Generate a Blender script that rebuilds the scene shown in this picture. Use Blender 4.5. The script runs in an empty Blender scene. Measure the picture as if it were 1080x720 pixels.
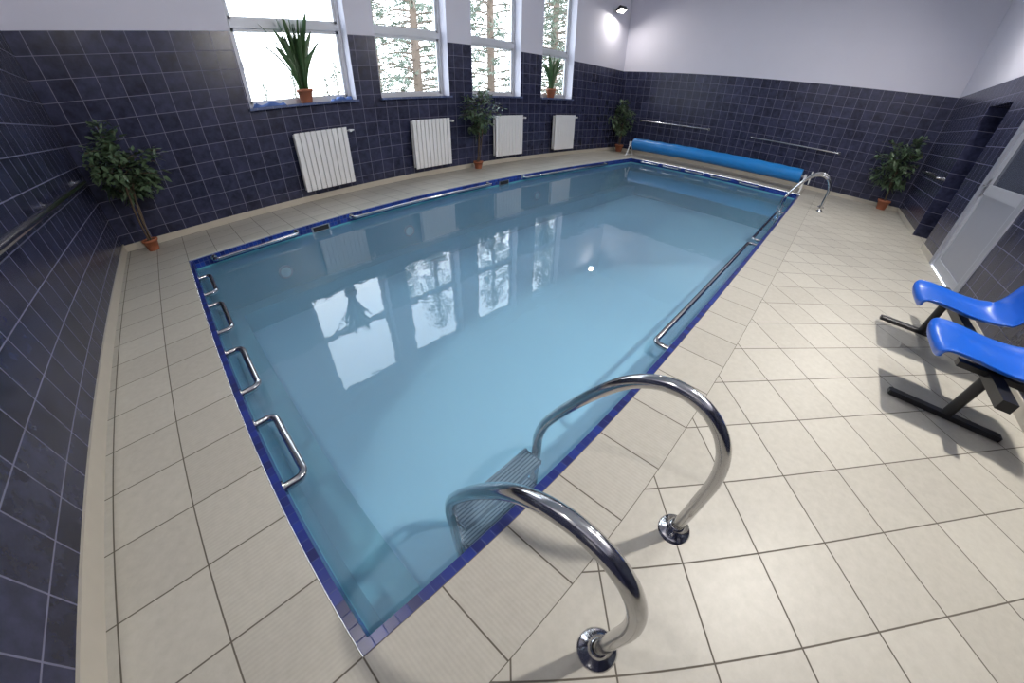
import bpy, math, random
import numpy as np
from mathutils import Vector, Matrix
random.seed(7)
D=bpy.data
# ---------------- dimensions ----------------
L,W=10.612,4.631
X0,X1=-0.709,12.01
Y0,Y1=-2.18,5.995
H=2.46; CZ=4.6
WATER=-0.13; FLOORZ=-1.05

# ---------------- node helpers ----------------
def new_mat(name):
    m=D.materials.new(name);m.use_nodes=True
    nt=m.node_tree;b=nt.nodes['Principled BSDF'];return m,nt,b
def principled(name,col,rough=.5,metal=0,noise=0,nscale=8,bump=0,bscale=40,emis=None,estr=0,spec=None,trans=0):
    m,nt,b=new_mat(name)
    b.inputs['Base Color'].default_value=(*col,1);b.inputs['Roughness'].default_value=rough;b.inputs['Metallic'].default_value=metal
    if spec is not None:b.inputs['Specular IOR Level'].default_value=spec
    if trans:b.inputs['Transmission Weight'].default_value=trans
    if emis:
        b.inputs['Emission Color'].default_value=(*emis,1);b.inputs['Emission Strength'].default_value=estr
    tc=nt.nodes.new('ShaderNodeTexCoord')
    if noise:
        n=nt.nodes.new('ShaderNodeTexNoise');n.inputs['Scale'].default_value=nscale;n.inputs['Detail'].default_value=4
        nt.links.new(tc.outputs['Object'],n.inputs['Vector'])
        mx=nt.nodes.new('ShaderNodeMix');mx.data_type='RGBA'
        mx.inputs[6].default_value=(*[c*(1-noise) for c in col],1);mx.inputs[7].default_value=(*[min(1,c*(1+noise)) for c in col],1)
        nt.links.new(n.outputs['Fac'],mx.inputs[0]);nt.links.new(mx.outputs[2],b.inputs['Base Color'])
    if bump:
        n=nt.nodes.new('ShaderNodeTexNoise');n.inputs['Scale'].default_value=bscale
        nt.links.new(tc.outputs['Object'],n.inputs['Vector'])
        bp=nt.nodes.new('ShaderNodeBump');bp.inputs['Strength'].default_value=bump;bp.inputs['Distance'].default_value=.01
        nt.links.new(n.outputs['Fac'],bp.inputs['Height']);nt.links.new(bp.outputs[0],b.inputs['Normal'])
    return m
class NB:
    def __init__(s,nt): s.nt=nt
    def m(s,op,a,b=None,c=None):
        n=s.nt.nodes.new('ShaderNodeMath');n.operation=op
        for i,v in enumerate((a,b,c)):
            if v is None: continue
            if isinstance(v,(int,float)): n.inputs[i].default_value=v
            else: s.nt.links.new(v,n.inputs[i])
        return n.outputs[0]
def tile_mat(name,axes,size,cA,cB,grout,gw,org=(0,0),diag=False,rough=.3,size2=None,var=.12,nscale=6,ribs=None,detail=6,contrast=1.0,spec=.5,bump=.25):
    """axes e.g. 'XZ' : world axes for u,v. """
    m,nt,b=new_mat(name);k=NB(nt)
    tc=nt.nodes.new('ShaderNodeTexCoord');sp=nt.nodes.new('ShaderNodeSeparateXYZ');nt.links.new(tc.outputs['Object'],sp.inputs[0])
    U=k.m('SUBTRACT',sp.outputs[axes[0]],org[0]);V=k.m('SUBTRACT',sp.outputs[axes[1]],org[1])
    if diag:
        r=math.sqrt(.5);a=k.m('MULTIPLY',k.m('ADD',U,V),r);c=k.m('MULTIPLY',k.m('SUBTRACT',U,V),r);U,V=a,c
    s2=size2 or size
    u=k.m('DIVIDE',U,size);v=k.m('DIVIDE',V,s2)
    fu=k.m('FRACT',u);fv=k.m('FRACT',v)
    du=k.m('MULTIPLY',k.m('MINIMUM',fu,k.m('SUBTRACT',1.0,fu)),size)
    dv=k.m('MULTIPLY',k.m('MINIMUM',fv,k.m('SUBTRACT',1.0,fv)),s2)
    d=k.m('MINIMUM',du,dv)
    mask=nt.nodes.new('ShaderNodeMapRange');mask.interpolation_type='SMOOTHSTEP'
    mask.inputs['From Min'].default_value=gw*.35;mask.inputs['From Max'].default_value=gw*.65
    nt.links.new(d,mask.inputs['Value'])
    cmb=nt.nodes.new('ShaderNodeCombineXYZ');nt.links.new(k.m('FLOOR',u),cmb.inputs[0]);nt.links.new(k.m('FLOOR',v),cmb.inputs[1])
    wn=nt.nodes.new('ShaderNodeTexWhiteNoise');nt.links.new(cmb.outputs[0],wn.inputs['Vector'])
    ns=nt.nodes.new('ShaderNodeTexNoise');ns.inputs['Scale'].default_value=nscale;ns.inputs['Detail'].default_value=detail;ns.inputs['Roughness'].default_value=.65
    va=nt.nodes.new('ShaderNodeVectorMath');va.operation='ADD';nt.links.new(tc.outputs['Object'],va.inputs[0])
    vs=nt.nodes.new('ShaderNodeVectorMath');vs.operation='SCALE';vs.inputs['Scale'].default_value=7.3;nt.links.new(wn.outputs['Color'],vs.inputs[0]);nt.links.new(vs.outputs[0],va.inputs[1])
    nt.links.new(va.outputs[0],ns.inputs['Vector'])
    fac=k.m('ADD',k.m('MULTIPLY',k.m('SUBTRACT',ns.outputs['Fac'],.5),2.2*contrast),k.m('ADD',k.m('MULTIPLY',k.m('SUBTRACT',wn.outputs['Value'],.5),var*4),.5))
    cl=nt.nodes.new('ShaderNodeClamp');nt.links.new(fac,cl.inputs[0])
    mx=nt.nodes.new('ShaderNodeMix');mx.data_type='RGBA';mx.inputs[6].default_value=(*cA,1);mx.inputs[7].default_value=(*cB,1);nt.links.new(cl.outputs[0],mx.inputs[0])
    g=nt.nodes.new('ShaderNodeMix');g.data_type='RGBA';g.inputs[6].default_value=(*grout,1);nt.links.new(mx.outputs[2],g.inputs[7]);nt.links.new(mask.outputs[0],g.inputs[0])
    nt.links.new(g.outputs[2],b.inputs['Base Color'])
    rr=k.m('ADD',k.m('MULTIPLY',k.m('SUBTRACT',1.0,mask.outputs[0]),.4),rough);nt.links.new(rr,b.inputs['Roughness'])
    b.inputs['Specular IOR Level'].default_value=spec
    hgt=mask.outputs[0]
    if ribs:
        ax,per=ribs
        w=k.m('FRACT',k.m('DIVIDE',sp.outputs[ax],per))
        w2=k.m('ABSOLUTE',k.m('SUBTRACT',w,.5))
        hgt=k.m('ADD',hgt,k.m('MULTIPLY',w2,.5))
        g2=nt.nodes.new('ShaderNodeMix');g2.data_type='RGBA';g2.blend_type='MULTIPLY'
        g2.inputs[0].default_value=1;nt.links.new(g.outputs[2],g2.inputs[6])
        cc=nt.nodes.new('ShaderNodeCombineColor')
        sh=k.m('ADD',k.m('MULTIPLY',w2,.14),.91)
        for i in range(3): nt.links.new(sh,cc.inputs[i])
        nt.links.new(cc.outputs[0],g2.inputs[7]);nt.links.new(g2.outputs[2],b.inputs['Base Color'])
    bp=nt.nodes.new('ShaderNodeBump');bp.inputs['Strength'].default_value=bump;bp.inputs['Distance'].default_value=.004
    nt.links.new(hgt,bp.inputs['Height']);nt.links.new(bp.outputs[0],b.inputs['Normal'])
    return m
# ---------------- mesh builder ----------------
class MB:
    def __init__(s,mats): s.v=[];s.f=[];s.mi=[];s.sm=[];s.mats=mats
    def add(s,vs,fs,mi=0,smooth=False):
        o=len(s.v);s.v+= [tuple(p) for p in vs]
        for f in fs: s.f.append([i+o for i in f]);s.mi.append(mi);s.sm.append(smooth)
    def quad(s,a,b,c,d,mi=0): s.add([a,b,c,d],[(0,1,2,3)],mi)
    def box(s,x0,x1,y0,y1,z0,z1,mi=0,M=None,bev=0):
        if bev:
            b=bev;P=[]
            def ring(z,i):
                return [(x0+b+i,y0+i,z),(x1-b-i,y0+i,z),(x1-i,y0+b+i,z),(x1-i,y1-b-i,z),(x1-b-i,y1-i,z),(x0+b+i,y1-i,z),(x0+i,y1-b-i,z),(x0+i,y0+b+i,z)]
            rs=[ring(z0,b*.6),ring(z0+b*.6,0),ring(z1-b*.6,0),ring(z1,b*.6)]
            for r in rs:P+=r
            F=[]
            for k in range(3):
                for i in range(8): j=(i+1)%8;F.append((k*8+i,k*8+j,(k+1)*8+j,(k+1)*8+i))
            F.append(tuple(range(7,-1,-1)));F.append(tuple(range(24,32)))
            if M is not None:P=[M@Vector(p) for p in P]
            s.add(P,F,mi);return
        P=[(x,y,z) for x in(x0,x1) for y in(y0,y1) for z in(z0,z1)]
        if M is not None:P=[M@Vector(p) for p in P]
        s.add(P,[(0,1,3,2),(4,6,7,5),(0,4,5,1),(2,3,7,6),(0,2,6,4),(1,5,7,3)],mi)
    def tube(s,pts,r,mi=0,n=14,caps=True):
        pts=[Vector(p) for p in pts];rs=r if isinstance(r,(list,tuple)) else [r]*len(pts)
        T=[]
        for i in range(len(pts)):
            a=pts[max(0,i-1)];b=pts[min(len(pts)-1,i+1)];T.append((b-a).normalized())
        u=T[0].orthogonal().normalized();P=[];
        for i,p in enumerate(pts):
            u=(u-T[i]*u.dot(T[i])).normalized();w=T[i].cross(u)
            for k in range(n):
                a=2*math.pi*k/n;P.append(p+(u*math.cos(a)+w*math.sin(a))*rs[i])
        F=[]
        for i in range(len(pts)-1):
            for k in range(n):
                j=(k+1)%n;F.append((i*n+k,i*n+j,(i+1)*n+j,(i+1)*n+k))
        s.add(P,F,mi,True)
        if caps:
            o=(len(pts)-1)*n
            s.add(P[:n],[tuple(range(n-1,-1,-1))],mi);s.add(P[o:],[tuple(range(n))],mi)
    def lathe(s,prof,c,mi=0,n=28,M=None):
        P=[]
        for r,z in prof:
            for k in range(n):
                a=2*math.pi*k/n;P.append(Vector((c[0]+r*math.cos(a),c[1]+r*math.sin(a),c[2]+z)))
        if M is not None:P=[M@p for p in P]
        F=[]
        for i in range(len(prof)-1):
            for k in range(n):
                j=(k+1)%n;F.append((i*n+k,i*n+j,(i+1)*n+j,(i+1)*n+k))
        s.add(P,F,mi,True)
    def obj(s,name,recalc=True):
        me=D.meshes.new(name);me.from_pydata(s.v,[],s.f);me.update()
        for m in s.mats: me.materials.append(m)
        me.polygons.foreach_set('material_index',s.mi);me.polygons.foreach_set('use_smooth',s.sm)
        o=D.objects.new(name,me);bpy.context.collection.objects.link(o);return o
def smooth(pts,n=8):
    P=[Vector(p) for p in pts];P=[P[0]*2-P[1]]+P+[P[-1]*2-P[-2]];out=[]
    for i in range(1,len(P)-2):
        for k in range(n):
            t=k/n;a,b,c,d=P[i-1:i+3]
            out.append(.5*((2*b)+(c-a)*t+(2*a-5*b+4*c-d)*t*t+(3*b-a-3*c+d)*t**3))
    out.append(P[-2]);return out
def rounded(pts,r,n=6):
    """polyline with rounded corners"""
    P=[Vector(p) for p in pts];out=[P[0]]
    for i in range(1,len(P)-1):
        a=(P[i-1]-P[i]);b=(P[i+1]-P[i]);rr=min(r,a.length*.49,b.length*.49)
        p0=P[i]+a.normalized()*rr;p1=P[i]+b.normalized()*rr
        for k in range(n+1):
            t=k/n;out.append((1-t)**2*p0+2*t*(1-t)*P[i]+t*t*p1)
    out.append(P[-1]);return out

# ---------------- materials ----------------
beA,beB,beG=(.385,.36,.31),(.51,.485,.425),(.11,.095,.075)
TS=.33
m_diag=tile_mat('deck_tile_diagonal','XY',TS,beA,beB,beG,.006,org=(.7615,-.8405),diag=True,rough=.42,contrast=.5,var=.1,nscale=26)
m_deck=tile_mat('deck_tile','XY',TS,beA,beB,beG,.006,org=(0,0),rough=.42,contrast=.5,var=.1,nscale=26)
m_copx=tile_mat('coping_tile_x','XY',TS,beA,beB,beG,.006,rough=.46,contrast=.45,var=.08,nscale=26,ribs=('X',.0165))
m_copy=tile_mat('coping_tile_y','XY',TS,beA,beB,beG,.006,rough=.46,contrast=.45,var=.08,nscale=26,ribs=('Y',.0165))
nvA,nvB,nvG=(.010,.011,.028),(.040,.045,.095),(.17,.17,.25)
WT=H/11
m_wx=tile_mat('navy_wall_tile_x','XZ',WT,nvA,nvB,nvG,.006,rough=.27,contrast=1.1,var=.12,nscale=9,org=(.1,0),spec=.4)
m_wy=tile_mat('navy_wall_tile_y','YZ',WT,nvA,nvB,nvG,.006,rough=.27,contrast=1.1,var=.12,nscale=9,org=(.07,0),spec=.4)
m_pl=principled('white_plaster',(.62,.61,.70),.85,noise=.03,nscale=2,bump=.1,bscale=60)
m_ceil=principled('ceiling_paint',(.8,.8,.84),.9,noise=.02)
m_base=principled('baseboard_tile',(.49,.45,.38),.4,noise=.08,nscale=10)
m_mos=tile_mat('blue_mosaic','XY',.05,(.008,.012,.09),(.012,.03,.22),(.05,.07,.2),.0035,rough=.3,var=.25,contrast=.3)
m_mosx=tile_mat('blue_mosaic_x','XZ',.05,(.008,.016,.12),(.015,.05,.3),(.05,.07,.2),.0035,rough=.2,var=.25,contrast=.3)
m_mosy=tile_mat('blue_mosaic_y','YZ',.05,(.008,.016,.12),(.015,.05,.3),(.05,.07,.2),.0035,rough=.2,var=.25,contrast=.3)
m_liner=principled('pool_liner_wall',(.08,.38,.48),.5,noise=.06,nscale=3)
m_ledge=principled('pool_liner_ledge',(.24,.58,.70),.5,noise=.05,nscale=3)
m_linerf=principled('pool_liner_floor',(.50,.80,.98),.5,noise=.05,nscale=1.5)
m_steel=principled('polished_steel',(.55,.55,.56),.14,1,noise=.05,nscale=20)
m_steel2=principled('brushed_steel',(.45,.45,.47),.28,1,noise=.08,nscale=40)
m_tread=principled('tread_rubber',(.05,.065,.10),.5,noise=.1,nscale=30)
m_white=principled('white_enamel',(.74,.74,.75),.35,noise=.02)
m_frame=principled('white_window_frame',(.55,.56,.61),.4,noise=.03)
m_leaff=principled('door_leaf_frame',(.40,.41,.46),.4,noise=.03)
m_grey=principled('door_grey_paint',(.30,.31,.36),.4,noise=.03)
m_dpanel=principled('door_glass_panel',(.07,.08,.11),.12,noise=.05)
m_dark=principled('dark_void',(.01,.01,.012),.6,noise=.1)
m_blackm=principled('black_steel',(.012,.012,.015),.35,noise=.1)
m_blue=principled('blue_plastic',(.004,.085,.46),.3,noise=.05,nscale=3)
m_cover=principled('blue_pool_cover',(.01,.19,.52),.35,noise=.12,nscale=6)
m_terra=principled('terracotta',(.36,.12,.06),.6,noise=.12,nscale=12,bump=.2)
m_soil=principled('soil',(.03,.02,.012),.95,noise=.3,nscale=40)
m_leaf=principled('ficus_leaf',(.08,.13,.07),.4,noise=.8,nscale=24)
m_leaf2=principled('sansevieria_leaf',(.05,.11,.04),.4,noise=.5,nscale=18)
m_bark=principled('bark',(.10,.07,.045),.9,noise=.3,nscale=20,bump=.4)
m_sill=tile_mat('sill_tile','XY',.22,(.05,.07,.16),(.10,.14,.28),(.3,.3,.35),.005,rough=.3)
m_towel=principled('blue_cotton',(.05,.10,.28),.9,noise=.4,nscale=14,bump=.4,bscale=80)
m_needle=principled('pine_needles',(.125,.155,.115),.8,noise=.35,nscale=3)
m_pbark=principled('pine_bark',(.15,.11,.085),.9,noise=.3,nscale=6,bump=.4)
m_snow=principled('outdoor_ground',(.12,.13,.11),.9,noise=.2,nscale=.6)
m_lens=principled('lamp_lens',(1,1,1),.3,emis=(1,.93,.82),estr=25)
m_ulight=principled('underwater_lamp_glass',(.85,.9,.9),.2,noise=.02)
# glass
m_glass=D.materials.new('window_glass');m_glass.use_nodes=True;nt=m_glass.node_tree;nt.nodes.clear()
o=nt.nodes.new('ShaderNodeOutputMaterial');mx=nt.nodes.new('ShaderNodeMixShader');fr=nt.nodes.new('ShaderNodeFresnel');fr.inputs[0].default_value=1.45
tr=nt.nodes.new('ShaderNodeBsdfTransparent');gl=nt.nodes.new('ShaderNodeBsdfGlossy');gl.inputs['Roughness'].default_value=0.02
tr.inputs[0].default_value=(.96,.98,.98,1)
nt.links.new(fr.outputs[0],mx.inputs[0]);nt.links.new(tr.outputs[0],mx.inputs[1]);nt.links.new(gl.outputs[0],mx.inputs[2]);nt.links.new(mx.outputs[0],o.inputs[0])
# water
m_water=D.materials.new('pool_water');m_water.use_nodes=True;nt=m_water.node_tree;nt.nodes.clear()
o=nt.nodes.new('ShaderNodeOutputMaterial');mx=nt.nodes.new('ShaderNodeMixShader');fr=nt.nodes.new('ShaderNodeFresnel');fr.inputs[0].default_value=1.5
tr=nt.nodes.new('ShaderNodeBsdfTransparent');tr.inputs[0].default_value=(.82,.94,.99,1)
df=nt.nodes.new('ShaderNodeBsdfDiffuse');df.inputs[0].default_value=(.46,.70,.92,1)
body=nt.nodes.new('ShaderNodeMixShader');body.inputs[0].default_value=.20
gl=nt.nodes.new('ShaderNodeBsdfGlossy');gl.inputs['Roughness'].default_value=.01
tc=nt.nodes.new('ShaderNodeTexCoord');n1=nt.nodes.new('ShaderNodeTexNoise');n1.inputs['Scale'].default_value=5.5;n1.inputs['Detail'].default_value=3
nt.links.new(tc.outputs['Object'],n1.inputs['Vector'])
bp=nt.nodes.new('ShaderNodeBump');bp.inputs['Strength'].default_value=.06;bp.inputs['Distance'].default_value=.02
nt.links.new(n1.outputs['Fac'],bp.inputs['Height'])
nt.links.new(bp.outputs[0],fr.inputs['Normal']);nt.links.new(bp.outputs[0],gl.inputs['Normal'])
nt.links.new(tr.outputs[0],body.inputs[1]);nt.links.new(df.outputs[0],body.inputs[2])
nt.links.new(fr.outputs[0],mx.inputs[0]);nt.links.new(body.outputs[0],mx.inputs[1]);nt.links.new(gl.outputs[0],mx.inputs[2]);nt.links.new(mx.outputs[0],o.inputs[0])

# ---------------- floor ----------------
b=MB([m_diag,m_deck,m_copx,m_copy])
def fl(x0,x1,y0,y1,mi,z=0): b.quad((x0,y0,z),(x1,y0,z),(x1,y1,z),(x0,y1,z),mi)
c=TS
fl(-c,L+c,-c,0,2);fl(-c,L+c,W,W+c,2);fl(-c,0,0,W,3);fl(L,L+c,0,W,3)
fl(-c,X1,Y0,-c,0)
fl(X0,-c,Y0,Y1,1);fl(-c,X1,W+c,Y1,1);fl(L+c,X1,-c,W+c,1)
b.obj('floor')
# ---------------- pool ----------------
e=.04
b=MB([m_mos,m_mosx,m_mosy,m_liner,m_linerf,m_dark,m_ulight,m_steel2,m_ledge])
for (x0,x1,y0,y1) in [(0,L,0,e),(0,L,W-e,W),(0,e,e,W-e),(L-e,L,e,W-e)]:
    b.quad((x0,y0,-.002),(x1,y0,-.002),(x1,y1,-.002),(x0,y1,-.002),0)
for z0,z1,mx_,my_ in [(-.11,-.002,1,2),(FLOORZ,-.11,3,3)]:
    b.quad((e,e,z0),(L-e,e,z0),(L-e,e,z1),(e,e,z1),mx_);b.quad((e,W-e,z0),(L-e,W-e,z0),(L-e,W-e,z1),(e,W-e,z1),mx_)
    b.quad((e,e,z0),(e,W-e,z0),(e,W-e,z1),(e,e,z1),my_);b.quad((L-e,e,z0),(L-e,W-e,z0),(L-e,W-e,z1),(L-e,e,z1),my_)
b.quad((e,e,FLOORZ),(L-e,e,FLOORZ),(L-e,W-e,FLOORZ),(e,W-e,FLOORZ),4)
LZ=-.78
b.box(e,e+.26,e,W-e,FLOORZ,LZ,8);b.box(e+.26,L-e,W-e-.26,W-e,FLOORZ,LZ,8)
My=Matrix.Rotation(math.radians(90),4,'X')
for x in(1.02,3.04,6.25):
    M=Matrix.Translation((x,W-e,-.52))@My
    b.lathe([(0,.03),(.06,.028),(.07,.02)],(0,0,0),6,24,M);b.lathe([(.07,.02),(.09,.02),(.095,0)],(0,0,0),7,24,M)
for x in(1.65,5.23):
    b.box(x-.13,x+.13,W-e-.012,W-e+.01,-.125,-.045,7);b.box(x-.11,x+.11,W-e-.016,W-e,-.115,-.055,5)
b.obj('swimming_pool')
b=MB([m_water]);b.quad((e,e,WATER),(L-e,e,WATER),(L-e,W-e,WATER),(e,W-e,WATER));b.obj('pool_water')
# ---------------- walls ----------------
T=.3
wins=[(1.46,3.13),(3.60,5.10),(5.70,7.17),(7.93,9.24)]
ZS,ZT=1.50,4.15
def wallpiece_x(b,x0,x1,z0,z1):
    if z0<H: b.box(x0,x1,Y1,Y1+T,z0,min(z1,H),0)
    if z1>H: b.box(x0,x1,Y1,Y1+T,max(z0,H),z1,1)
b=MB([m_wx,m_pl])
xs=X0
for a,c_ in wins:
    wallpiece_x(b,xs,a,0,CZ);wallpiece_x(b,a,c_,0,ZS);wallpiece_x(b,a,c_,ZT,CZ);xs=c_
wallpiece_x(b,xs,X1+T,0,CZ);b.obj('wall_window_side')
b=MB([m_wy,m_pl]);b.box(X0-T,X0,Y0-T,Y1+T,0,H,0);b.box(X0-T,X0,Y0-T,Y1+T,H,CZ,1);b.obj('wall_near_end')
b=MB([m_wy,m_pl]);b.box(X1,X1+T,Y0-T,Y1,0,H,0);b.box(X1,X1+T,Y0-T,Y1,H,CZ,1);b.obj('wall_far_end')
NX0,NX1,NH=8.15,9.25,2.13
DX0,DX1,DH=5.70,7.20,2.20
b=MB([m_wx,m_pl,m_wy])
R=.75
def wr(x0,x1,z0,z1):
    if z0<H: b.box(x0,x1,Y0-T,Y0,z0,min(z1,H),0)
    if z1>H: b.box(x0,x1,Y0-T,Y0,max(z0,H),z1,1)
wr(X0,DX0,0,CZ);wr(DX0,DX1,DH,CZ);wr(DX1,NX0,0,CZ);wr(NX0,NX1,NH,CZ);wr(NX1,X1,0,CZ)
b.box(NX0-.05,NX0,Y0-R,Y0-T,0,NH+.05,2);b.box(NX1,NX1+.05,Y0-R,Y0-T,0,NH+.05,2);b.box(NX0-.05,NX1+.05,Y0-R-.05,Y0-R,0,NH+.05,0);b.box(NX0,NX1,Y0-R,Y0-T,NH,NH+.05,0)
b.obj('wall_door_side')
b=MB([m_deck]);b.quad((NX0,Y0-R,0),(NX1,Y0-R,0),(NX1,Y0,0),(NX0,Y0,0));b.obj('floor_niche')
b=MB([m_ceil]);b.box(X0-T,X1+T,Y0-T,Y1+T,CZ,CZ+.2);b.obj('ceiling')
# baseboards
bh=.09
def bb(name,*a):
    b=MB([m_base]);b.box(*a);b.obj(name)
bb('baseboard_near_end',X0,X0+.012,Y0,Y1,0,.11)
bb('baseboard_window_side',X0,X1,Y1-.012,Y1,0,bh)
bb('baseboard_far_end',X1-.012,X1,Y0,Y1,0,bh)
b=MB([m_base]);b.box(X0,DX0-.06,Y0,Y0+.012,0,bh);b.box(DX1+.06,NX0,Y0,Y0+.012,0,bh);b.box(NX1,X1,Y0,Y0+.012,0,bh);b.obj('baseboard_door_side')
# ---------------- windows ----------------
for i,(a,c_) in enumerate(wins):
    b=MB([m_frame,m_glass,m_pl,m_sill])
    y0,y1=Y1+.20,Y1+.27;fw=.055
    b.box(a,a+fw,y0,y1,ZS,ZT,0);b.box(c_-fw,c_,y0,y1,ZS,ZT,0);b.box(a+fw,c_-fw,y0,y1,ZS,ZS+fw,0);b.box(a+fw,c_-fw,y0,y1,ZT-fw,ZT,0)
    b.box(a+fw,c_-fw,y0-.01,y1,2.53,2.63,0)
    for z0,z1 in((ZS+fw,2.53),(2.63,ZT-fw)):
        s=.04;yy0,yy1=y0+.015,y1-.015
        b.box(a+fw,a+fw+s,yy0,yy1,z0,z1,0);b.box(c_-fw-s,c_-fw,yy0,yy1,z0,z1,0);b.box(a+fw,c_-fw,yy0,yy1,z0,z0+s,0);b.box(a+fw,c_-fw,yy0,yy1,z1-s,z1,0)
        b.quad((a+fw+s,y0+.035,z0+s),(c_-fw-s,y0+.035,z0+s),(c_-fw-s,y0+.035,z1-s),(a+fw+s,y0+.035,z1-s),1)
    b.box(c_-.004,c_+.0,Y1-.001,y0,ZS,ZT,2);b.box(a,a+.004,Y1-.001,y0,ZS,ZT,2)
    b.box(a-.02,c_+.02,Y1-.07,y0,ZS-.035,ZS,3)
    b.box(a+fw+.02,a+fw+.04,y0-.03,y0,2.0,2.12,0)
    b.obj('window_%d'%(i+1))
# folded towels lying on the first sill
for xa,xb in((1.52,1.98),(2.72,3.06)):
    b=MB([m_towel]);nx,ny=14,7;rt=random.Random(int(xa*10));P=[]
    hs=[[.045+.02*math.sin(i*.9+xa)+rt.uniform(-.006,.006) for j in range(ny)] for i in range(nx)]
    for i in range(nx):
        for j in range(ny):
            ed=0 if i in(0,nx-1) or j in(0,ny-1) else 1
            P.append((xa+(xb-xa)*i/(nx-1),Y1-.05+.2*j/(ny-1),ZS+(.002 if not ed else hs[i][j])))
    F=[(i*ny+j,(i+1)*ny+j,(i+1)*ny+j+1,i*ny+j+1) for i in range(nx-1) for j in range(ny-1)]
    b.add(P,F,0,True);b.obj('folded_towel')
# ---------------- door ----------------
b=MB([m_grey,m_glass,m_steel2,m_leaff,m_dpanel])
y0,y1=Y0-.10,Y0+.015;fw=.07
b.box(DX0-.05,DX0+fw,y0,y1,0,DH+.03,0);b.box(DX1-fw,DX1+.05,y0,y1,0,DH+.03,0);b.box(DX0+fw,DX1-fw,y0,y1,DH-fw,DH+.03,0)
ya,yb=Y0-.07,Y0-.01
px0,px1=DX0+fw+.01,DX1-fw-.01;st=.09
b.box(px0,px0+st,ya,yb,.01,DH-fw-.01,3);b.box(px1-st,px1,ya,yb,.01,DH-fw-.01,3)
for z0,z1 in((.01,.13),(1.02,1.14),(DH-fw-.11,DH-fw-.01)): b.box(px0+st,px1-st,ya,yb,z0,z1,3)
b.box(px0+st,px1-st,ya+.015,yb-.015,.13,1.02,0)
b.box(px0+st,px1-st,ya+.025,yb-.025,1.14,DH-fw-.11,4)
b.box(px1-.07,px1-.03,yb,yb+.012,.98,1.2,2)
b.tube(rounded([(px1-.05,yb,1.12),(px1-.05,yb+.05,1.12),(px1-.18,yb+.05,1.12)],.02),.009,2,10)
b.obj('door_1')
# ---------------- radiators ----------------
for x0,x1 in[(1.93,2.80),(4.07,4.94),(6.20,7.10),(8.35,9.25)]:
    b=MB([m_white,m_steel2]);n=10;p=(x1-x0)/n
    for i in range(n):
        xa=x0+i*p
        b.box(xa+.004,xa+p-.004,5.815,5.835,.19,1.09,0,bev=.006)
        b.box(xa+p*.35,xa+p*.65,5.835,5.895,.22,1.06,0)
        b.box(xa+.006,xa+p-.006,5.895,5.91,.21,1.07,0)
        b.tube([(xa,5.865,.26),(xa+p,5.865,.26)],.022,0,10);b.tube([(xa,5.865,1.03),(xa+p,5.865,1.03)],.022,0,10)
    b.tube([(x1,5.865,1.03),(x1+.09,5.865,1.03)],.012,1,10);b.tube([(x1+.05,5.865,1.03),(x1+.05,5.78,1.03)],[.022,.022],0,12)
    b.tube(rounded([(x1+.09,5.865,1.03),(x1+.14,5.865,1.03),(x1+.14,5.995,1.03)],.03),.011,0,10)
    for xx in(x0+.15,x1-.15): b.box(xx-.015,xx+.015,5.90,5.995,.9,.94,0);b.box(xx-.015,xx+.015,5.90,5.995,.3,.34,0)
    b.obj('radiator')
# ---------------- wall rails ----------------
def wallrail(p0,p1,nrm,name='wall_handrail',off=.085,r=.02,inset=.12):
    b=MB([m_steel]);p0,p1,nr=Vector(p0),Vector(p1),Vector(nrm)
    b.tube(rounded([p0,p0+nr*off,p1+nr*off,p1],.05),r,0,14)
    for p in(p0,p1):
        b.tube([p,p+nr*.008],.04,0,18)
    n=max(1,int((p1-p0).length//1.2))
    for i in range(1,n):
        q=p0+(p1-p0)*i/n;b.tube([q,q+nr*off],.01,0,8);b.tube([q,q+nr*.008],.03,0,14)
    return b.obj(name)
wallrail((X1,5.15,1.03),(X1,2.95,1.03),(-1,0,0))
wallrail((X1,1.74,1.0),(X1,-.45,1.0),(-1,0,0))
wallrail((11.15,Y0,1.0),(9.45,Y0,1.0),(0,1,0))
wallrail((X0,.6,.99),(X0,5.25,.99),(1,0,0),r=.028)
def poolrail(p0,p1,nrm,name='pool_grab_rail',off=.12,r=.021,rr=.06):
    b=MB([m_steel]);p0,p1,nr=Vector(p0),Vector(p1),Vector(nrm)
    b.tube(rounded([p0,p0+nr*off,p1+nr*off,p1],rr,8),r,0,14)
    for p in(p0,p1): b.tube([p,p+nr*.008],.036,0,18)
    return b.obj(name)
zr=-.04
for a,c_ in[(.27,1.31),(2.12,4.80),(5.75,8.98)]: poolrail((a,W-e,zr),(c_,W-e,zr),(0,-1,0))
for a,c_ in[(2.28,5.35),(5.60,8.0)]: poolrail((a,e,zr),(c_,e,zr),(0,1,0))
for a,c_ in[(3.45,3.98),(2.56,3.14),(1.66,2.20),(.83,1.33)]: poolrail((e,a,zr),(e,c_,zr),(1,0,0),'pool_grab_handle',.115,.022,.09)
for y in(4.0,3.33,2.66,1.95,1.2): poolrail((L-e,y-.24,zr),(L-e,y+.24,zr),(-1,0,0),'pool_grab_handle',.12,.021,.09)
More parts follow.
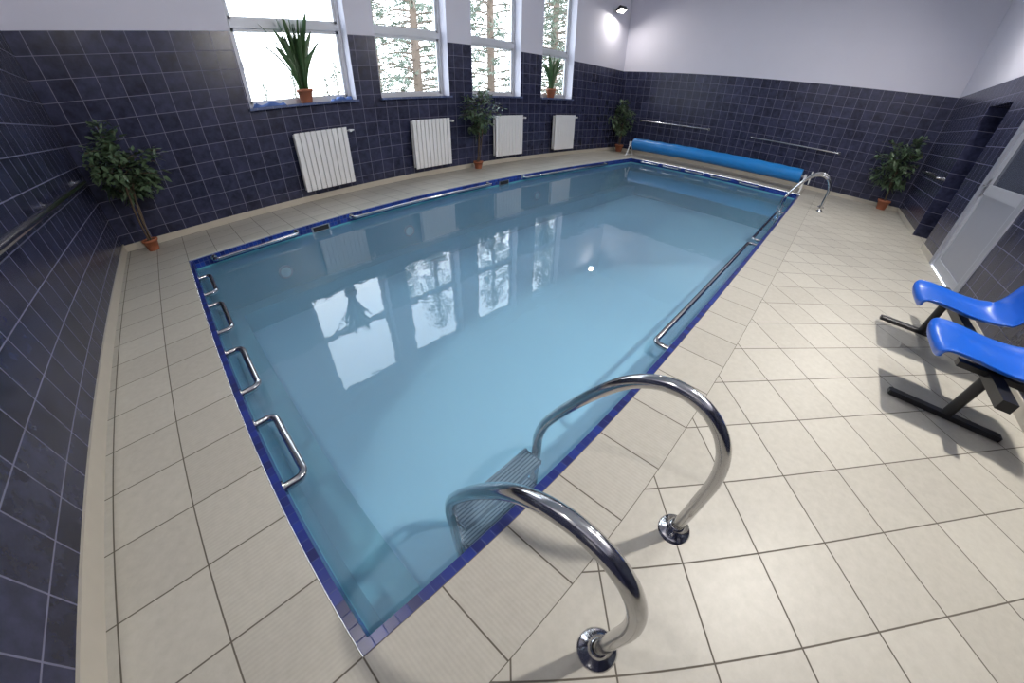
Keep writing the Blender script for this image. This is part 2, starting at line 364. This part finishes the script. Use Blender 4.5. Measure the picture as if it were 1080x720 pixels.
# ---------------- ladders ----------------
def ladder(xa,xb,name):
    b=MB([m_steel,m_steel2,m_tread])
    prof=[(.22,-.88),(.22,-.5),(.22,-.12),(.215,0),(.17,.14),(.04,.36),(-.10,.545),(-.21,.63),(-.32,.655),(-.42,.62),(-.495,.53),(-.528,.40),(-.525,.22),(-.516,0)]
    for x in(xa,xb):
        b.tube(smooth([(x,y,z) for y,z in prof],6),.0245,0,20)
        b.lathe([(.026,.045),(.034,.04),(.036,.014),(.06,.012),(.068,.0)],(x,-.516,0),0,28)
        b.tube([(x,.22,-.6),(x,e,-.6)],.014,0,10)
    for z in(-.155,-.40,-.65):
        b.box(xa+.02,xb-.02,.165,.265,z-.03,z,2)
        for k in range(6):
            yy=.168+k*.0165;b.box(xa+.03,xb-.03,yy,yy+.009,z,z+.004,1)
        b.box(xa+.02,xb-.02,.265,.277,z-.05,z+.008,1)
    b.obj(name)
ladder(.548,1.10,'pool_ladder');ladder(9.0,9.55,'pool_ladder')
# ---------------- cover roller ----------------
b=MB([m_cover,m_steel2,m_white]);xr,zr_=11.15,.36
prof=[]
for k in range(50):
    t=k/49;prof.append(Vector((xr,.15+t*4.7,zr_)))
b.tube(prof,[.17+.006*math.sin(k*1.3) for k in range(50)],0,32)
for y in(.06,4.98):
    b.tube([(xr,y-.02,zr_),(xr,y+.15 if y<1 else y-.15,zr_)],.03,1,16)
    b.box(xr-.05,xr+.05,y-.03,y+.03,zr_-.06,zr_+.06,2,bev=.01)
    b.tube([(xr,y,zr_),(xr-.22,y,.02)],.018,2,10);b.tube([(xr,y,zr_),(xr+.22,y,.02)],.018,2,10)
    b.tube([(xr-.27,y,.02),(xr+.27,y,.02)],.02,2,10)
yw=-.06
b.tube([(xr,yw+.1,zr_),(xr,yw,zr_)],.015,1,10)
b.tube([(xr+.15*math.cos(a*math.pi/12),yw,zr_+.15*math.sin(a*math.pi/12)) for a in range(25)],.012,2,8,False)
for a in(0,2.1,4.2): b.tube([(xr,yw,zr_),(xr+.15*math.cos(a),yw,zr_+.15*math.sin(a))],.008,2,8)
b.obj('pool_cover_roller')
# ---------------- bench seats ----------------
root=D.objects.new('beam_seating',None);bpy.context.collection.objects.link(root)
b=MB([m_blackm])
yb_=-1.70
for x in(4.22,2.92):
    b.box(x-.03,x+.03,-1.98,-1.34,.0,.035,0,bev=.008)
    b.tube([(x,-1.68,.03),(x,-1.70,.36)],[.032,.032],0,12)
    b.box(x-.03,x+.03,-1.86,-1.52,.35,.385,0)
b.box(2.6,4.5,yb_-.035,yb_+.035,.325,.385,0)
fr=b.obj('beam_frame');fr.parent=root
def seat(xc,nm):
    b=MB([m_blue]);nu,nv=17,22;w=.25;P=[]
    path=[(-1.385,.385),(-1.375,.42),(-1.40,.445),(-1.50,.445),(-1.65,.425),(-1.80,.425),(-1.90,.455),(-1.955,.53),(-1.99,.66),(-2.03,.82),(-2.05,.86)]
    for j in range(nv):
        t=j/(nv-1)
        s=t*(len(path)-1);i=min(int(s),len(path)-2);f=s-i
        y=path[i][0]*(1-f)+path[i+1][0]*f;z=path[i][1]*(1-f)+path[i+1][1]*f
        ww=w*(1-.12*abs(t-.3)) if t<.7 else w*(1-.12*.4)*(1-1.2*max(0,(t-.9))**1)
        if t<.2: ww=w*(.86+.14*math.sin(t/.2*math.pi/2))
        for k in range(nu):
            u=-1+2*k/(nu-1);side=abs(u)**4
            P.append((xc+u*ww,y+(.03*side if t>.6 else 0),z+(.035*side if t<.6 else 0)-(.012*(1-u*u) if .15<t<.6 else 0)))
    F=[(j*nu+k,j*nu+k+1,(j+1)*nu+k+1,(j+1)*nu+k) for j in range(nv-1) for k in range(nu-1)]
    b.add(P,F,0,True);o=b.obj(nm);o.parent=root
    sd=o.modifiers.new('s','SOLIDIFY');sd.thickness=.018;sd.offset=-1
    bv=o.modifiers.new('sub','SUBSURF');bv.levels=1;bv.render_levels=1
seat(2.98,'seat_shell_1');seat(3.80,'seat_shell_2')
# ---------------- plants ----------------
def pot(b,x,y,z,r,h,mi=0,ms=1):
    b.lathe([(0,0),(r*.68,0),(r*.72,.01),(r*.95,h*.8),(r*1.06,h*.8),(r*1.08,h),(r*.96,h),(r*.93,h*.88)],(x,y,z),mi,28)
    b.lathe([(r*.93,h*.88),(0,h*.9)],(x,y,z),ms,28)
def leaf(b,p,d,up,l,w,mi):
    d=d.normalized();s=d.cross(up)
    if s.length<1e-3:s=Vector((1,0,0))
    s.normalize();n=s.cross(d)
    dr=-Vector((0,0,1))*l*.22
    P=[p,p+d*l*.3+s*w*.45,p+d*l*.62+s*w*.38+dr*.5,p+d*l+dr,p+d*l*.62-s*w*.38+dr*.5,p+d*l*.3-s*w*.45,p+d*l*.3-n*w*.12,p+d*l*.62-n*w*.1+dr*.5]
    b.add(P,[(0,1,6),(1,2,7,6),(2,3,7),(3,4,7),(4,5,6,7),(5,0,6)],mi,True)
def ficus(x,y,pr,ph,z0,zc,rx,rz,nl,ll,name='potted_ficus',off=(0,0)):
    rnd=random.Random(int(x*100)+5)
    b=MB([m_terra,m_soil,m_leaf,m_bark]);pot(b,x,y,0,pr,ph)
    base=Vector((x,y,ph*.85));cen=Vector((x+off[0],y+off[1],zc))
    def ok(p): return X0+.13<p.x<X1-.13 and Y0+.13<p.y<Y1-.03
    for s in range(3):
        a=rnd.random()*6.28;q=cen+Vector((math.cos(a)*rx*.12,math.sin(a)*rx*.12,-rz*.4))
        b.tube(smooth([base+Vector((math.cos(a)*.02,math.sin(a)*.02,0)),(base+q)/2+Vector((rnd.uniform(-.03,.03),rnd.uniform(-.03,.03),0)),q],5),.011,3,8)
    nb=34
    for i in range(nb):
        a=rnd.random()*6.28;cz=rnd.uniform(-1,1);rr=math.sqrt(1-cz*cz)
        end=cen+Vector((math.cos(a)*rr*rx,math.sin(a)*rr*rx,cz*rz))*rnd.uniform(.8,1.15)
        zz=max(z0,min(end.z-.1,zc+rz*.4));f=min(1,max(0,(zz-z0)/max(.01,zc-z0)))
        st=Vector((x+off[0]*f,y+off[1]*f,zz))
        mid=(st+end)/2+Vector((0,0,.06))
        pts=smooth([st,mid,end],5)
        pts=[Vector((min(max(p.x,X0+.15),X1-.15),min(max(p.y,Y0+.15),Y1-.08),p.z)) for p in pts]
        b.tube(pts,.004,3,5)
        for k in range(nl//nb):
            t=rnd.random()**.6;p=pts[int(t*(len(pts)-1))]+Vector((rnd.gauss(0,.035),rnd.gauss(0,.035),rnd.gauss(0,.035)))
            dd=Vector((rnd.gauss(0,1),rnd.gauss(0,1),rnd.gauss(0,.6)))+(p-cen)*2
            l=ll*rnd.uniform(.7,1.2)
            if not(ok(p) and ok(p+dd.normalized()*l)): continue
            leaf(b,p,dd,Vector((rnd.gauss(0,.3),rnd.gauss(0,.3),1)),l,l*.45,2)
    return b.obj(name)
ficus(-.36,5.66,.09,.15,.45,1.08,.46,.46,1250,.10,off=(.08,-.06))
ficus(5.62,5.78,.10,.16,.45,1.14,.46,.42,900,.095,off=(0,-.1))
ficus(11.68,5.65,.13,.22,.45,1.05,.42,.46,850,.12)
ficus(11.66,-1.78,.13,.22,.45,1.08,.50,.50,1000,.12,off=(-.05,.1))
def sans(x,y,z,pr,ph,leaves,name='potted_sansevieria'):
    b=MB([m_terra,m_soil,m_leaf2]);pot(b,x,y,z,pr,ph)
    rnd=random.Random(int(x*10))
    for (dx,dy,h,w) in leaves:
        n=12;P=[];base=Vector((x+dx*.12,y+dy*.12,z+ph*.85))
        ang=rnd.random()*3;sv=Vector((math.cos(ang),math.sin(ang)*.6,0)).normalized()
        for i in range(n+1):
            t=i/n;c_=base+Vector((dx*t*t,dy*t*t,h*(t-.12*(abs(dx)+abs(dy))*t*t)))
            ww=w*(.75+.5*t)*(1-t**5)**.8*.5 if t<1 else .001
            nn=Vector((-sv.y,sv.x,0))
            P+= [c_-sv*ww,c_+nn*ww*.35,c_+sv*ww]
        F=[]
        for i in range(n):
            F+= [(i*3,i*3+1,i*3+4,i*3+3),(i*3+1,i*3+2,i*3+5,i*3+4)]
        b.add(P,F,2,True)
    return b.obj(name)
rs=random.Random(3)
SY=Y1+.065
lv=[(rs.uniform(-.28,.26),rs.uniform(-.05,.02),rs.uniform(.5,1.12),.095) for _ in range(20)]+[(-.62,-.02,.85,.03),(-.42,0,.95,.035),(.34,-.02,.75,.07)]
sans(2.32,SY,ZS,.115,.2,lv)
lv=[(rs.uniform(-.3,.34),rs.uniform(-.05,.02),rs.uniform(.45,.85),.09) for _ in range(20)]+[(.42,0,.7,.06),(-.38,0,.7,.06)]
sans(8.4,SY,ZS,.12,.22,lv)
# ---------------- wall floodlights ----------------
def flood(x,y,z,nrm,energy,target,name='wall_floodlight',size=.16):
    b=MB([m_blackm,m_lens,m_white]);n=Vector(nrm);p=Vector((x,y,z))
    c_=p+n*.22
    d=(Vector(target)-c_).normalized()
    rot=d.to_track_quat('-Z','Y').to_matrix().to_4x4();M=Matrix.Translation(c_)@rot
    b.box(-.12,.12,-.09,.09,-.03,.05,0,M);b.box(-.135,.135,-.105,.105,-.04,-.03,0,M)
    b.box(-.11,.11,-.08,.08,-.045,-.04,1,M)
    b.box(-.06,.06,-.04,.04,.05,.08,0,M)
    b.tube([p,p+n*.2],.02,2,12);b.tube([p,p+n*.015],.06,2,20)
    b.obj(name)
    li=D.lights.new('floodlight_lamp','AREA');li.shape='RECTANGLE';li.size=size;li.size_y=size*.7;li.energy=energy;li.color=(1,.95,.88)
    lo=D.objects.new('floodlight_lamp',li);bpy.context.collection.objects.link(lo);lo.matrix_world=Matrix.Translation(c_+d*.06)@rot
    return lo
flood(11.05,Y1,3.98,(0,-1,0),30,(10.4,4.0,0))
flood(3.3,Y0,3.98,(0,1,0),185,(2.6,.6,0),size=.22)
flood(8.6,Y0,3.98,(0,1,0),95,(8.0,1.6,0))
flood(X0,1.2,3.98,(1,0,0),30,(2.0,2.2,0))
# added overhead fill lamps with housings, out of view, to even the interior light
for x in(3.0,8.5):
    b=MB([m_white,m_lens]);y=-1.0
    b.box(x-.6,x+.6,y-.15,y+.15,CZ-.08,CZ,0);b.obj('fill_light_housing')
    li=D.lights.new('ceiling_fill','AREA');li.shape='RECTANGLE';li.size=1.2;li.size_y=.3;li.energy=25;li.color=(.95,.96,1)
    lo=D.objects.new('ceiling_fill',li);bpy.context.collection.objects.link(lo);lo.location=(x,y,CZ-.1)
# ---------------- outdoors ----------------
b=MB([m_snow]);b.quad((-60,Y1+T,-.6),(80,Y1+T,-.6),(80,90,-.6),(-60,90,-.6));b.obj('outdoor_ground')
rnd=random.Random(11)
def tree(name,h=13,nb=80):
    b=MB([m_pbark,m_needle]);b.tube([(0,0,0),(.05,.03,h*.5),(0,0,h)],[.25,.17,.03],0,10)
    for i in range(nb):
        z=1.6+(h-1.8)*(i/nb);r=(1-(z/h))*3.0+.5;a=i*2.4+rnd.random()
        dv=Vector((math.cos(a),math.sin(a),0));p0=Vector((0,0,z));p2=p0+dv*r+Vector((0,0,-.2*r));p1=p0+dv*r*.5+Vector((0,0,.1))
        pts=smooth([p0,p1,p2],4);b.tube(pts,[.04]*5+[.018]*(len(pts)-5),0,5)
        for c0 in range(6):
            cp=pts[int((.35+.65*rnd.random())*(len(pts)-1))]+Vector((rnd.gauss(0,.25),rnd.gauss(0,.25),rnd.gauss(0,.12)))
            for k in range(16):
                q=Vector((rnd.gauss(0,1),rnd.gauss(0,1),rnd.gauss(0,.7))).normalized();s=rnd.uniform(.18,.34);w=q.orthogonal().normalized()
                b.add([cp,cp+q*s*.5+w*s*.09,cp+q*s,cp+q*s*.5-w*s*.09],[(0,1,2,3)],1)
    return b.obj(name)
t0=tree('pine_tree');t0.location=(11.5,17,-.6)
for (x,y,s,r) in[(17.5,18,1.1,1),(20,14,.9,2),(25,19,1.2,3),(14.5,27,1.2,4),(31,24,1.2,.5),(20,30,1.2,1.7),(27,32,1.2,3.3),(12,50,.42,5),(16,52,.5,2.2),(19,49,.45,2.9),(22,53,.6,1)]:
    o=D.objects.new('pine_tree',t0.data);bpy.context.collection.objects.link(o);o.location=(x,y,-.6);o.scale=(s,s,s);o.rotation_euler=(0,0,r)
# ---------------- world ----------------
w=D.worlds.new('overcast_sky');bpy.context.scene.world=w;w.use_nodes=True;nt=w.node_tree;bg=nt.nodes['Background']
tc=nt.nodes.new('ShaderNodeTexCoord');sp=nt.nodes.new('ShaderNodeSeparateXYZ');nt.links.new(tc.outputs['Generated'],sp.inputs[0])
cr=nt.nodes.new('ShaderNodeValToRGB');cr.color_ramp.elements[0].position=.0;cr.color_ramp.elements[0].color=(.92,.96,1,1);cr.color_ramp.elements[1].position=.8;cr.color_ramp.elements[1].color=(.70,.84,1,1)
nt.links.new(sp.outputs[2],cr.inputs[0]);nt.links.new(cr.outputs[0],bg.inputs[0]);bg.inputs[1].default_value=7.0
# ---------------- camera ----------------
cam=D.cameras.new('camera');co=D.objects.new('camera',cam);bpy.context.collection.objects.link(co);bpy.context.scene.camera=co
y,pi_,ro=0.7569,-0.6434,0.0158;F,c3,c5=377.7442,0.0126,0.1689
fwd=Vector((math.cos(y)*math.cos(pi_),math.sin(y)*math.cos(pi_),math.sin(pi_)));right=Vector((math.sin(y),-math.cos(y),0));up=right.cross(fwd)
r2=right*math.cos(ro)+up*math.sin(ro);u2=r2.cross(fwd)
Mc=Matrix((( r2.x,u2.x,-fwd.x,0.2196),(r2.y,u2.y,-fwd.y,-0.4270),(r2.z,u2.z,-fwd.z,1.3716),(0,0,0,1)))
co.matrix_world=Mc
cam.sensor_width=36;cam.sensor_height=24;cam.lens=14;cam.clip_start=.02;cam.clip_end=300
th=np.linspace(.01,1.35,200);Rm=F*(th+c3*th**3+c5*th**5)/30
A=np.stack([Rm,Rm**2,Rm**3,Rm**4],1);k=np.linalg.lstsq(A,th,rcond=None)[0]
cam.type='PANO'
cam.panorama_type='FISHEYE_LENS_POLYNOMIAL'
cam.fisheye_fov=math.radians(180)
cam.fisheye_polynomial_k0=0
cam.fisheye_polynomial_k1=-float(k[0]);cam.fisheye_polynomial_k2=-float(k[1]);cam.fisheye_polynomial_k3=-float(k[2]);cam.fisheye_polynomial_k4=-float(k[3])
sc=bpy.context.scene
sc.view_settings.view_transform='Standard'
